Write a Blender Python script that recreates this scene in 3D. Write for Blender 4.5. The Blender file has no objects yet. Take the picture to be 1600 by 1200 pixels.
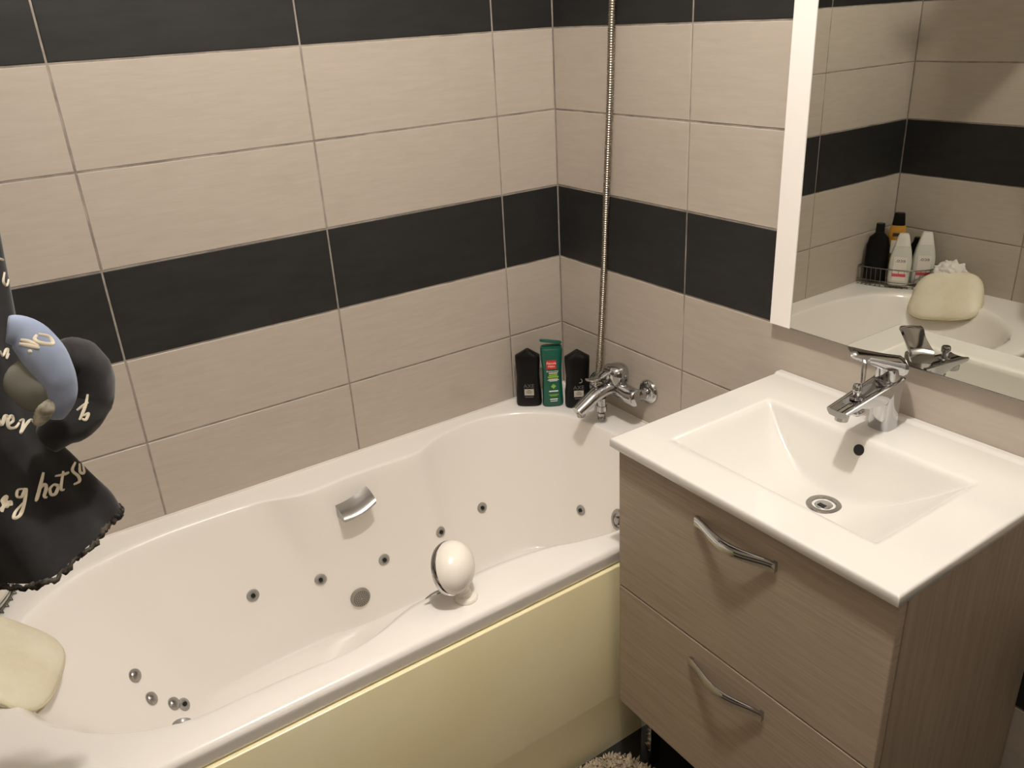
import bpy, bmesh, math, random
from mathutils import Vector, Matrix, noise
from mathutils.bvhtree import BVHTree

random.seed(7)
S = bpy.context.scene
COL = S.collection
V = Vector

# ------------------------------------------------------------------ camera
CAM = V((-1.38886, -1.85755, 1.60789))
RIGHT = V((0.825374, -0.561951, -0.054476))
DOWN = V((-0.270397, -0.308749, -0.911899))
FWD = V((0.495623, 0.767388, -0.406784))
FPX = 1296.146
cd = bpy.data.cameras.new('camera')
cd.sensor_width = 36.0
cd.lens = 36.0 * FPX / 1600.0
cd.clip_start = 0.02
cam = bpy.data.objects.new('camera', cd)
COL.objects.link(cam)
cam.matrix_world = Matrix(((RIGHT.x, -DOWN.x, -FWD.x, CAM.x), (RIGHT.y, -DOWN.y, -FWD.y, CAM.y),
                           (RIGHT.z, -DOWN.z, -FWD.z, CAM.z), (0, 0, 0, 1)))
S.camera = cam

# ------------------------------------------------------------------ world, light, exposure
w = bpy.data.worlds.new('world'); S.world = w
w.use_nodes = True
w.node_tree.nodes['Background'].inputs[0].default_value = (0.8, 0.85, 1.0, 1)
w.node_tree.nodes['Background'].inputs[1].default_value = 0.0
LAMP = V((-0.86, -1.22, 2.52))       # two bulbs of the ceiling lamp hang around this point
LAMP_POWER = 36.0
LAMP_COLOR = (1.0, 0.945, 0.885)
vs = S.view_settings
vs.view_transform = 'Standard'; vs.look = 'None'; vs.gamma = 1.0
vs.use_curve_mapping = False
vs.exposure = 0.0
S.display_settings.display_device = 'sRGB'
S.cycles.use_denoising = True
S.cycles.caustics_reflective = True
S.cycles.caustics_refractive = False
S.cycles.blur_glossy = 0.3
S.cycles.max_bounces = 10
S.cycles.diffuse_bounces = 6
S.cycles.glossy_bounces = 6
S.cycles.sample_clamp_indirect = 6.0


def at(u, v, ax, val):
    """world point seen at pixel (u, v) of the 1600x1200 frame on the plane axis=val"""
    d = RIGHT * ((u - 800) / FPX) + DOWN * ((v - 600) / FPX) + FWD
    t = (val - CAM[ax]) / d[ax]
    return CAM + d * t


def pixdir(u, v):
    return (RIGHT * ((u - 800) / FPX) + DOWN * ((v - 600) / FPX) + FWD).normalized()


# ------------------------------------------------------------------ materials
def lin(c):
    return tuple(((x / 12.92) if x <= 0.04045 else ((x + 0.055) / 1.055) ** 2.4) for x in (k / 255 for k in c)) + (1,)


def mat(name, rgb, rough=0.5, metal=0.0, coat=0.0, spec=0.5, sheen=0.0, trans=0.0, emit=None, estr=0.0, sss=0.0):
    m = bpy.data.materials.new(name); m.use_nodes = True
    b = m.node_tree.nodes['Principled BSDF']
    b.inputs['Base Color'].default_value = lin(rgb)
    b.inputs['Roughness'].default_value = rough
    b.inputs['Metallic'].default_value = metal
    b.inputs['Coat Weight'].default_value = coat
    b.inputs['Specular IOR Level'].default_value = spec
    b.inputs['Sheen Weight'].default_value = sheen
    b.inputs['Transmission Weight'].default_value = trans
    if emit:
        b.inputs['Emission Color'].default_value = emit
        b.inputs['Emission Strength'].default_value = estr
    return m


def nodes(m):
    nt = m.node_tree
    return nt, nt.nodes['Principled BSDF']


def grain(m, rgb1, rgb2, scale=(1, 1, 1), nscale=8.0, detail=6.0, lo=0.35, hi=0.65, bump=0.0, bdist=0.001, rnd=True,
          roughvar=0.0, spots=0.0, spotcol=(90, 80, 70)):
    """streaky colour from stretched noise in object space (each object gets its own offset)"""
    nt, b = nodes(m)
    N, L = nt.nodes, nt.links
    tc = N.new('ShaderNodeTexCoord')
    src = tc.outputs['Object']
    if rnd:
        oi = N.new('ShaderNodeObjectInfo')
        mul = N.new('ShaderNodeVectorMath'); mul.operation = 'SCALE'
        cx = N.new('ShaderNodeCombineXYZ')
        for i in range(3):
            L.new(oi.outputs['Random'], cx.inputs[i])
        L.new(cx.outputs[0], mul.inputs[0]); mul.inputs['Scale'].default_value = 37.0
        add = N.new('ShaderNodeVectorMath'); add.operation = 'ADD'
        L.new(src, add.inputs[0]); L.new(mul.outputs[0], add.inputs[1])
        src = add.outputs[0]
    mp = N.new('ShaderNodeMapping'); mp.inputs['Scale'].default_value = scale
    L.new(src, mp.inputs['Vector'])
    nz = N.new('ShaderNodeTexNoise'); nz.inputs['Scale'].default_value = nscale
    nz.inputs['Detail'].default_value = detail; nz.inputs['Roughness'].default_value = 0.62
    L.new(mp.outputs[0], nz.inputs['Vector'])
    rp = N.new('ShaderNodeValToRGB')
    rp.color_ramp.elements[0].position = lo; rp.color_ramp.elements[0].color = lin(rgb1)
    rp.color_ramp.elements[1].position = hi; rp.color_ramp.elements[1].color = lin(rgb2)
    L.new(nz.outputs['Fac'], rp.inputs[0])
    out = rp.outputs[0]
    if spots > 0:
        n2 = N.new('ShaderNodeTexNoise'); n2.inputs['Scale'].default_value = 9.0; n2.inputs['Detail'].default_value = 3.0
        L.new(src, n2.inputs['Vector'])
        r2 = N.new('ShaderNodeValToRGB')
        r2.color_ramp.elements[0].position = 0.60; r2.color_ramp.elements[0].color = (0, 0, 0, 1)
        r2.color_ramp.elements[1].position = 0.80; r2.color_ramp.elements[1].color = (spots,) * 3 + (1,)
        L.new(n2.outputs['Fac'], r2.inputs[0])
        mx = N.new('ShaderNodeMix'); mx.data_type = 'RGBA'
        L.new(r2.outputs[0], mx.inputs[0]); L.new(out, mx.inputs[6]); mx.inputs[7].default_value = lin(spotcol)
        out = mx.outputs[2]
    L.new(out, b.inputs['Base Color'])
    if bump:
        bp = N.new('ShaderNodeBump'); bp.inputs['Strength'].default_value = bump; bp.inputs['Distance'].default_value = bdist
        L.new(nz.outputs['Fac'], bp.inputs['Height']); L.new(bp.outputs[0], b.inputs['Normal'])
    return m


M_BEIGE = grain(mat('tile_beige', (190, 175, 158), 0.42), (173, 163, 150), (181, 171, 159), (1.4, 1, 10), 9, 8, .3, .7,
                .05, .0005, spots=.22, spotcol=(150, 134, 118))
M_BLACK = grain(mat('tile_black', (32, 32, 32), 0.5, spec=0.3), (31, 31, 31), (41, 41, 40), (1.2, 1, 5), 8, 7, .3, .75, .08, .0006)
M_GROUT = grain(mat('grout', (140, 131, 121), 0.9), (118, 110, 102), (158, 149, 138), (1, 1, 1), 18, 4)
M_PLASTER = mat('white_plaster', (238, 235, 230), 0.85)
M_TAUPE = mat('taupe_paint', (150, 140, 128), 0.8)
M_FLOOR = grain(mat('dark_floor_tile', (28, 27, 26), 0.4), (24, 23, 22), (36, 34, 32), (1, 1, 1), 6, 5)
M_ACRYL = mat('white_acrylic', (241, 237, 231), 0.16, coat=0.3)
M_APRON = grain(mat('ivory_panel', (240, 230, 190), 0.3), (238, 227, 184), (243, 234, 198), (1, 1, 1), 3, 3)
M_CERAM = mat('white_ceramic', (220, 217, 211), 0.10, coat=0.5)
M_CHROME = mat('chrome', (188, 188, 190), 0.07, 1.0)
M_HOSE = mat('hose_metal', (150, 141, 128), 0.28, 1.0)
M_CHROME_D = mat('satin_chrome', (165, 163, 160), 0.25, 1.0)
M_DARK = mat('dark_hole', (14, 13, 12), 0.6)
M_GREYPL = mat('grey_jet_plastic', (158, 155, 150), 0.3, 0.25)
M_GRILLE = mat('grille_metal', (150, 146, 138), 0.35, 0.3)
M_MIRROR = mat('mirror_glass', (212, 212, 205), 0.0, 1.0)
M_WHITE = mat('white_lacquer', (244, 240, 234), 0.3)
M_WPLAST = mat('white_plastic', (240, 234, 224), 0.22)
M_WOODH = grain(mat('laminate_front', (150, 132, 112), 0.55, spec=0.3), (150, 135, 117), (170, 155, 137), (4, 1.1, 30), 6.5, 6, .3, .72, .12, .0006)
M_WOODV = grain(mat('laminate_side', (150, 132, 112), 0.55, spec=0.3), (140, 126, 110), (160, 146, 128), (16, 4, .9), 5.5, 6, .3, .72, .12, .0006)
M_INNER = mat('cabinet_inside', (70, 62, 54), 0.7)
M_CREAM = grain(mat('cream_vinyl', (226, 219, 194), 0.45), (221, 213, 186), (232, 226, 204), (1, 1, 1), 14, 4, bump=.1, bdist=.001)
M_PIPING = mat('cream_piping', (200, 190, 160), 0.5)
M_BLKPL = mat('black_plastic', (9, 9, 10), 0.35, spec=0.22)
M_GREYLBL = mat('silver_label', (175, 168, 156), 0.45)
M_LBLTXT = mat('label_ink', (60, 56, 52), 0.6)
M_GREYTXT = mat('grey_print', (96, 94, 92), 0.5)
M_GREEN = mat('green_plastic', (12, 82, 66), 0.3)
M_GREENL = mat('lime_print', (140, 180, 60), 0.5)
M_RED = mat('red_label', (190, 42, 38), 0.5)
M_PRINT = mat('white_print', (232, 228, 218), 0.5)
M_PINK = mat('pink_band', (205, 78, 96), 0.5)
M_NAVY = mat('navy_print', (40, 44, 70), 0.5)
M_LABEL = mat('paper_label', (226, 220, 210), 0.55)
M_MILKY = mat('milky_plastic', (206, 206, 198), 0.3)
M_MILKCAP = mat('frosted_cap', (222, 220, 212), 0.35)
M_GOLD = grain(mat('amber_plastic', (176, 126, 42), 0.3), (168, 116, 34), (190, 142, 56), (1, 1, 1), 12, 2)
M_WIRE = mat('basket_wire', (120, 116, 110), 0.3, 0.9)
M_PUFF = mat('puff_mesh', (226, 222, 214), 0.7)
M_RUG = grain(mat('rug_pile', (172, 155, 132), 0.95, spec=.1), (150, 134, 112), (196, 180, 156), (1, 1, 1), 30, 4)
M_CLOTH = grain(mat('black_cloth', (28, 27, 28), 0.85, spec=.2, sheen=.2), (24, 23, 25), (35, 34, 34), (1, 1, 1), 30, 4, bump=.15, bdist=.001)
M_HEM = grain(mat('worn_hem_cloth', (50, 47, 44), 0.95, spec=.1), (24, 23, 23), (84, 78, 70), (1, 1, 1), 70, 3, bump=.5, bdist=.002)
M_BLUE = grain(mat('pale_blue_cloth', (132, 142, 164), 0.9, spec=.1, sheen=.2), (122, 132, 154), (146, 156, 176), (1, 1, 1), 14, 3)
M_OLIVE = mat('grey_lining', (108, 107, 98), 0.95, spec=.1)
M_SCRIPT = mat('cream_script_print', (222, 212, 190), 0.8)
M_BULB = mat('lit_bulb', (255, 240, 220), 0.5, emit=(1.0, 0.8, 0.58, 1), estr=20.0)
M_SILIC = mat('white_silicone', (226, 220, 212), 0.35)


# ------------------------------------------------------------------ object helpers
def tag(o, label=None, cat=None, group=None, kind=None):
    if label: o['label'] = label
    if cat: o['category'] = cat
    if group: o['group'] = group
    if kind: o['kind'] = kind
    return o


def thing(name, label, cat, loc=(0, 0, 0), rotz=0.0, group=None):
    o = bpy.data.objects.new(name, None); COL.objects.link(o)
    o.empty_display_size = 0.05
    o.location = loc; o.rotation_euler = (0, 0, rotz)
    o['_b'] = 1; del o['_b']
    return tag(o, label, cat, group)


def root_of(p):
    while p.parent:
        p = p.parent
    return p


def mesh(name, vf, material, parent=None, smooth=40, world=True, kind=None):
    """link (verts, faces) as one object; world=True: verts are world coords, moved into the root's frame"""
    verts, faces = vf
    if parent is not None and world:
        r = root_of(parent)
        inv = (Matrix.Translation(r.location) @ r.rotation_euler.to_matrix().to_4x4()).inverted()
        verts = [inv @ V(v) for v in verts]
    me = bpy.data.meshes.new(name)
    me.from_pydata([tuple(v) for v in verts], [], faces)
    bm = bmesh.new(); bm.from_mesh(me)
    bmesh.ops.recalc_face_normals(bm, faces=bm.faces)
    bm.to_mesh(me); bm.free()
    if smooth:
        for p in me.polygons: p.use_smooth = True
        me.set_sharp_from_angle(angle=math.radians(smooth))
    me.materials.append(material)
    o = bpy.data.objects.new(name, me); COL.objects.link(o)
    if parent is not None: o.parent = parent
    if kind: o['kind'] = kind
    return o


def join(*parts):
    vs_, fs_ = [], []
    for v, f in parts:
        k = len(vs_)
        vs_ += list(v); fs_ += [tuple(i + k for i in q) for q in f]
    return vs_, fs_


def from_bm(bm):
    bm.verts.index_update()
    r = [v.co.copy() for v in bm.verts], [tuple(v.index for v in f.verts) for f in bm.faces]
    bm.free()
    return r


def box(x0, x1, y0, y1, z0, z1, bevel=0.0, seg=2):
    bm = bmesh.new()
    bmesh.ops.create_cube(bm, size=1.0)
    for v in bm.verts:
        v.co = V((x0 + (v.co.x + .5) * (x1 - x0), y0 + (v.co.y + .5) * (y1 - y0), z0 + (v.co.z + .5) * (z1 - z0)))
    if bevel:
        bmesh.ops.bevel(bm, geom=list(bm.edges), offset=bevel, segments=seg, profile=0.5, affect='EDGES')
    return from_bm(bm)


def frame(d):
    d = V(d).normalized()
    a = V((0, 0, 1)) if abs(d.z) < 0.9 else V((1, 0, 0))
    x = a.cross(d).normalized()
    return x, d.cross(x), d


def lathe(prof, seg=24, org=(0, 0, 0), axis=(0, 0, 1), sx=1.0, sy=1.0):
    """revolve [(r, h)] about axis through org; ends with r=0 close"""
    X, Y, Z = frame(axis); o = V(org)
    vs_, fs_, rows = [], [], []
    for r, h in prof:
        if r < 1e-7:
            rows.append([len(vs_)]); vs_.append(o + Z * h)
        else:
            rows.append(list(range(len(vs_), len(vs_) + seg)))
            for i in range(seg):
                a = 2 * math.pi * i / seg
                vs_.append(o + X * (r * sx * math.cos(a)) + Y * (r * sy * math.sin(a)) + Z * h)
    for a, b in zip(rows, rows[1:]):
        for i in range(seg):
            j = (i + 1) % seg
            if len(a) == 1 and len(b) == 1: continue
            if len(a) == 1: fs_.append((a[0], b[i], b[j]))
            elif len(b) == 1: fs_.append((a[i], b[0], a[j]))
            else: fs_.append((a[i], b[i], b[j], a[j]))
    if len(rows[0]) > 1: fs_.append(tuple(reversed(rows[0])))
    if len(rows[-1]) > 1: fs_.append(tuple(rows[-1]))
    return vs_, fs_


def catmull(pts, n, closed=False):
    P = [V(p) for p in pts]; m = len(P); out = []
    segs = m if closed else m - 1
    for s in range(segs):
        def g(i):
            return P[i % m] if closed else P[max(0, min(m - 1, i))]
        a, b, c, d = g(s - 1), g(s), g(s + 1), g(s + 2)
        for k in range(n):
            t = k / n
            out.append(0.5 * ((2 * b) + (c - a) * t + (2 * a - 5 * b + 4 * c - d) * t * t + (3 * b - a - 3 * c + d) * t ** 3))
    if not closed: out.append(P[-1].copy())
    return out


def tube(pts, rad, seg=10, up=None, flat=1.0, closed=False, capped=True):
    """sweep an ellipse (rad, rad*flat along up) along pts; rad: number or list"""
    P = [V(p) for p in pts]; n = len(P)
    R_ = rad if isinstance(rad, (list, tuple)) else [rad] * n
    vs_, fs_ = [], []
    prev = None
    for i in range(n):
        a = P[(i - 1) % n] if closed else P[max(0, i - 1)]
        b = P[(i + 1) % n] if closed else P[min(n - 1, i + 1)]
        d = (b - a).normalized()
        if up is not None:
            y = V(up); y = (y - d * y.dot(d)).normalized(); x = y.cross(d)
        elif prev is None:
            x, y, _ = frame(d)
        else:
            x = (prev - d * prev.dot(d)).normalized(); y = d.cross(x)
        prev = x
        for k in range(seg):
            t = 2 * math.pi * k / seg
            vs_.append(P[i] + x * (R_[i] * math.cos(t)) + y * (R_[i] * flat * math.sin(t)))
    for i in range(n if closed else n - 1):
        j = (i + 1) % n
        for k in range(seg):
            l = (k + 1) % seg
            fs_.append((i * seg + k, i * seg + l, j * seg + l, j * seg + k))
    if not closed and capped:
        fs_.append(tuple(reversed(range(seg)))); fs_.append(tuple(range((n - 1) * seg, n * seg)))
    return vs_, fs_


def loft(rings, cap=True):
    """closed rings with equal counts"""
    n = len(rings[0]); vs_ = [V(p) for r in rings for p in r]; fs_ = []
    for i in range(len(rings) - 1):
        for k in range(n):
            l = (k + 1) % n
            fs_.append((i * n + k, i * n + l, (i + 1) * n + l, (i + 1) * n + k))
    if cap:
        fs_.append(tuple(reversed(range(n)))); fs_.append(tuple(range((len(rings) - 1) * n, len(rings) * n)))
    return vs_, fs_


def superring(hx, hy, z, seg=32, e=3.0, cx=0.0, cy=0.0):
    r = []
    for i in range(seg):
        a = 2 * math.pi * i / seg
        c, s = math.cos(a), math.sin(a)
        r.append(V((cx + hx * math.copysign(abs(c) ** (2 / e), c), cy + hy * math.copysign(abs(s) ** (2 / e), s), z)))
    return r


def sphere(c, r, seg=16, rings=10, sc=(1, 1, 1)):
    vs_, fs_ = lathe([(0, -r)] + [(r * math.cos(-math.pi / 2 + math.pi * k / rings), r * math.sin(-math.pi / 2 + math.pi * k / rings)) for k in range(1, rings)] + [(0, r)], seg)
    return [V((c[0] + v.x * sc[0], c[1] + v.y * sc[1], c[2] + v.z * sc[2])) for v in vs_], fs_


def xform(vf, M):
    return [M @ V(v) for v in vf[0]], vf[1]


def lettering(text, size, M, material, parent, name='lettering', shear=0.0, extrude=0.0002):
    """text mesh; M: 4x4 placing the text's XY plane, in the parent's root frame"""
    cu = bpy.data.curves.new('text', 'FONT'); cu.body = text; cu.size = size
    cu.align_x = 'CENTER'; cu.align_y = 'CENTER'; cu.extrude = extrude; cu.shear = shear
    cu.resolution_u = 3
    o = bpy.data.objects.new('text', cu); COL.objects.link(o)
    bpy.context.view_layer.update()
    me = bpy.data.meshes.new_from_object(o.evaluated_get(bpy.context.evaluated_depsgraph_get()))
    bpy.data.objects.remove(o); bpy.data.curves.remove(cu)
    me.transform(M); me.name = name
    me.materials.clear(); me.materials.append(material)
    q = bpy.data.objects.new(name, me); COL.objects.link(q); q.parent = parent
    return q


# ------------------------------------------------------------------ room shell
LX, FY, CZ = -1.683, -2.55, 2.61       # left wall, front wall (behind the viewer), ceiling
A0, TW, B0, TH = 0.1847, 0.4963, 0.4922, 0.20
G = 0.0042                            # grout joint
tag(mesh('floor', box(LX - .1, .1, FY - .1, .1, -.1, 0), M_FLOOR, None, 0), kind='structure')
tag(mesh('ceiling', box(LX - .1, .1, FY - .1, .1, CZ, CZ + .1), M_PLASTER, None, 0), kind='structure')
wall_back = tag(mesh('wall_back', box(LX - .1, .1, .0016, .1, 0, CZ), M_GROUT, None, 0), kind='structure')
wall_right = tag(mesh('wall_right', box(.0016, .1, FY, .0016, 0, CZ), M_GROUT, None, 0), kind='structure')
wall_left = tag(mesh('wall_left', box(LX - .1, LX - .0016, FY, .0016, 0, CZ), M_GROUT, None, 0), kind='structure')
wall_front = tag(mesh('wall_front', box(LX - .1, .1, FY - .1, FY, 0, CZ), M_TAUPE, None, 0), kind='structure')

ROWS = []
z = .57 - TH * 2
k = -2
while z < CZ - .01:
    ROWS.append((max(z, 0), min(z + TH, CZ), (k % 3) == 2)); z += TH; k += 1
# black bands lie at 0.97-1.17 and 1.57-1.77
tile_cache = {}


def tile_mesh(w_, h_, black):
    key = (round(w_, 4), round(h_, 4), black)
    if key not in tile_cache:
        # local: x along the wall, z up, front face at y = 0 facing -y
        a, b, c = w_ / 2, h_ / 2, .0012
        vs_ = [(-a, .001, -b), (a, .001, -b), (a, .001, b), (-a, .001, b),
               (-a + c, 0, -b + c), (a - c, 0, -b + c), (a - c, 0, b - c), (-a + c, 0, b - c),
               (-a, .005, -b), (a, .005, -b), (a, .005, b), (-a, .005, b)]
        fs_ = [(4, 5, 6, 7), (0, 1, 5, 4), (1, 2, 6, 5), (2, 3, 7, 6), (3, 0, 4, 7),
               (8, 9, 1, 0), (9, 10, 2, 1), (10, 11, 3, 2), (11, 8, 0, 3)]
        me = bpy.data.meshes.new('tile'); me.from_pydata(vs_, [], fs_)
        me.materials.append(M_BLACK if black else M_BEIGE)
        tile_cache[key] = me
    return tile_cache[key]


def tile_wall(wall, cuts, place, rotz):
    for z0, z1, blk in ROWS:
        if z1 - z0 < .02: continue
        for c0, c1 in zip(cuts, cuts[1:]):
            if c1 - c0 < .012: continue
            o = bpy.data.objects.new('tile', tile_mesh(c1 - c0 - G, z1 - z0 - G, blk))
            COL.objects.link(o); o.parent = wall
            o.location = place((c0 + c1) / 2, (z0 + z1) / 2)
            o.rotation_euler = (random.uniform(-.0008, .0008), 0, rotz + random.uniform(-.0006, .0006))


tile_wall(wall_back, [LX, -A0 - 2 * TW, -A0 - TW, -A0, 0], lambda s, z: (s, 0, z), 0)
tile_wall(wall_right, [FY, -B0 - 4 * TW, -B0 - 3 * TW, -B0 - 2 * TW, -B0 - TW, -B0, 0][1:], lambda s, z: (0, s, z), -math.pi / 2)
tile_wall(wall_left, [-.49 - 4 * TW, -.49 - 3 * TW, -.49 - 2 * TW, -.49 - TW, -.49, 0], lambda s, z: (LX, s, z), math.pi / 2)

# door behind the viewer
door = tag(mesh('door_1', box(-1.35, -.55, FY - .005, FY + .02, .0, 2.05, .004), M_WHITE, None, 40), kind='structure')
mesh('door_handle', tube([(-.63, FY + .02, 1.02), (-.63, FY + .06, 1.02), (-.65, FY + .065, 1.02), (-.74, FY + .065, 1.02)], .009), M_CHROME_D, door, 40)

# ------------------------------------------------------------------ bathtub
RZ = .575
rim_ctrl = [(-1.556, -.38), (-1.540, -.29), (-1.503, -.21), (-1.454, -.158), (-1.408, -.125), (-1.356, -.105), (-1.283, -.086),
            (-1.19, -.075), (-1.08, -.075), (-.985, -.083), (-.92, -.108), (-.86, -.118), (-.77, -.110), (-.68, -.110), (-.61, -.114),
            (-.562, -.109), (-.50, -.076), (-.43, -.054), (-.36, -.047), (-.30, -.054), (-.234, -.084), (-.170, -.138),
            (-.132, -.20), (-.114, -.28), (-.108, -.375), (-.115, -.47), (-.14, -.56), (-.20, -.64), (-.29, -.692), (-.385, -.706),
            (-.485, -.684), (-.565, -.656), (-.695, -.640), (-.843, -.647), (-.89, -.656), (-.942, -.676), (-.99, -.689),
            (-1.04, -.693), (-1.137, -.686), (-1.21, -.684), (-1.30, -.680), (-1.38, -.652), (-1.45, -.602), (-1.505, -.535), (-1.543, -.46)]
NR = len(rim_ctrl) * 6
rimc = catmull([(x, y, 0) for x, y in rim_ctrl], 6, closed=True)


def floor_pt(p):
    """matching point of the tub's floor outline: side walls lean in a little, the back slopes a lot"""
    x, y = p.x, p.y
    cx, cy = -.74, -.385
    fx = -1.255 + (x + 1.556) * ((1.255 - .20) / (1.556 - .108))
    wy = (y - cy)
    fy = cy + wy * .70
    # keep the floor outline straighter than the rim (no waist)
    lim = .225
    t = abs(wy) / .31
    fy = cy + math.copysign(min(abs(fy - cy) * .35 + lim * .65 * min(1, t * 1.3), .245), wy) if t > .35 else fy
    return V((fx, fy, 0))


floorc = [floor_pt(p) for p in rimc]
for _ in range(14):
    floorc = [(floorc[i - 1] + floorc[i] * 2 + floorc[(i + 1) % NR]) / 4 for i in range(NR)]
ZF = .172
prof = [(0, RZ), (.012, RZ - .0008), (.03, RZ - .004), (.05, RZ - .010), (.075, RZ - .020), (.10, RZ - .034), (.14, RZ - .058), (.20, .488), (.30, .437),
        (.42, .378), (.54, .320), (.66, .266), (.75, .230), (.82, .206), (.88, .190), (.94, .179), (1.0, ZF + .001)]
rings = []
for h, z in prof:
    rings.append([V((a.x + (b.x - a.x) * h, a.y + (b.y - a.y) * h, z)) for a, b in zip(rimc, floorc)])
cen = sum(floorc, V()) / NR
for s, dz in ((.85, 0), (.6, -.002), (.3, -.004)):
    rings.append([V((cen.x + (b.x - cen.x) * s, cen.y + (b.y - cen.y) * s, ZF + dz)) for b in floorc])
tv, tf = loft(rings, cap=False)
k0 = (len(rings) - 1) * NR
tv.append(V((cen.x, cen.y, ZF - .005)))
tf += [(k0 + i, k0 + (i + 1) % NR, len(tv) - 1) for i in range(NR)]
# rim top: outer boundary matched to the inner contour
OX0, OX1, OY0, OY1 = LX + .001, -.001, -.7525, -.001


def outer_pt(p):
    c = V((-.83, -.378, 0)); d = p - c
    hx, hy = (OX1 - OX0) / 2, (OY1 - OY0) / 2
    m = V(((OX0 + OX1) / 2, (OY0 + OY1) / 2, 0))
    # exponent-mapped radial projection onto the rectangle
    sx = d.x / .74; sy = d.y / .33
    k_ = max(abs(sx), abs(sy))
    sx, sy = sx / k_, sy / k_
    # pull towards corners evenly
    return V((m.x + hx * sx, m.y + hy * sy, 0))


outc = [outer_pt(p) for p in rimc]
# snap the nearest points to the exact corners
for cx_, cy_ in ((OX0, OY0), (OX0, OY1), (OX1, OY0), (OX1, OY1)):
    i = min(range(NR), key=lambda q: (outc[q] - V((cx_, cy_, 0))).length)
    outc[i] = V((cx_, cy_, 0))


def rim_row(f, z):
    return [V((a.x + (b.x - a.x) * f, a.y + (b.y - a.y) * f, z)) for a, b in zip(rimc, outc)]


orings = [rim_row(0, RZ), rim_row(.12, RZ + .0006), rim_row(.5, RZ + .001)]
for ins, z in ((.026, RZ + .0008), (.016, RZ + .0004), (.011, RZ - .0006), (.006, RZ - .0026), (.0025, RZ - .006), (.0005, RZ - .011), (0, RZ - .013), (.0005, RZ - .018), (.002, RZ - .034), (.0025, RZ - .038), (.0045, RZ - .0415), (.008, RZ - .043), (.02, RZ - .043)):
    # only the free front edge is rounded over; the wall sides stay flat up to the tiles
    orings.append([V((p.x, OY0 + ins, z)) if p.y < OY0 + .0005 else V((p.x, max(p.y, OY0 + ins), RZ)) for p in outc])
ov, of = loft(orings, cap=False)
tub = thing('bathtub', 'white whirlpool bathtub with chrome jets along the tiled wall', 'bathtub', (-.82, -.378, 0))
shell = mesh('tub_shell', join((tv, tf), (ov, of)), M_ACRYL, tub, 50)
bpy.context.view_layer.update()
me = shell.data
bm = bmesh.new(); bm.from_mesh(me); bmesh.ops.remove_doubles(bm, verts=bm.verts, dist=1e-5)
bmesh.ops.recalc_face_normals(bm, faces=bm.faces)
bm.to_mesh(me); bm.free()
TUB_BVH = BVHTree.FromPolygons([tuple(p) for p in tv], tf)


def on_tub(u, v):
    p, n, i, d = TUB_BVH.ray_cast(CAM, pixdir(u, v))
    if n.dot(CAM - p) < 0: n = -n
    return p, n


# apron: upright panel with a lower part that leans in towards the floor
ap = []
for x in (-1.632, -.004):
    pass
apr_prof = [(-.740, .5305), (-.7545, .5305), (-.7565, .5295), (-.7572, .5275), (-.7572, .184), (-.7567, .180), (-.738, .012), (-.738, .0), (-.730, .0), (-.730, .012), (-.745, .183), (-.745, .52)]
apr_r = [[V((x, y, z)) for y, z in apr_prof] for x in (LX + .004, -.9, -.004)]
mesh('apron_panel', loft(apr_r), M_APRON, tub, 25)['label'] = 'ivory yellow front panel'

# grab handle on the far side wall
hp = []
L0, L1 = V((-.812, -.118, .512)), V((-.722, -.114, .530))
hr = []
for i in range(9):
    t = i / 8
    b = L0.lerp(L1, t)
    out = .056 + .004 * math.cos((t - .5) * 3)
    sag = -.006 * math.sin(t * math.pi)
    top = [V((b.x, b.y + .02, b.z + .010 + sag)), V((b.x, b.y - out * .5, b.z + .004 + sag)), V((b.x, b.y - out * .9, b.z - .004 + sag)),
           V((b.x, b.y - out, b.z - .010 + sag)), V((b.x, b.y - out * .97, b.z - .018 + sag)), V((b.x, b.y - out * .85, b.z - .021 + sag)),
           V((b.x, b.y - out * .4, b.z - .022 + sag)), V((b.x, b.y + .02, b.z - .026 + sag))]
    hr.append(top)
mesh('grab_handle', loft(hr), M_CHROME_D, tub, 50)['label'] = 'chrome grab handle'


def jet(u, v, r=.0155, dome=False, flatten=1.0):
    p, n = on_tub(u, v)
    if dome:
        o = mesh('air_jet', lathe([(r, -.004), (r, .002), (r * .9, .006), (r * .6, .009), (0, .0105)], 20, p, n), M_CHROME_D, tub, 40)
    else:
        o = mesh('water_jet', lathe([(r, -.004), (r, .002), (r * .92, .0042), (r * .62, .0040), (r * .55, .0025), (r * .36, .0025), (0, .0025)], 22, p, n), M_GREYPL, tub, 40)
        mesh('nozzle', lathe([(r * .36, .002), (r * .34, .0062), (r * .2, .0062), (r * .16, .0055), (0, .0055)], 14, p + n * .0002, n), M_DARK, o, 40)
    return o


for uv in ((395, 930), (501, 905), (600, 874), (688, 831), (753, 793), (908, 797), (287, 1101), (285, 1133)):
    jet(*uv)
for uv in ((210, 1056), (236, 1092), (271, 1100)):
    jet(*uv, dome=True)
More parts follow.
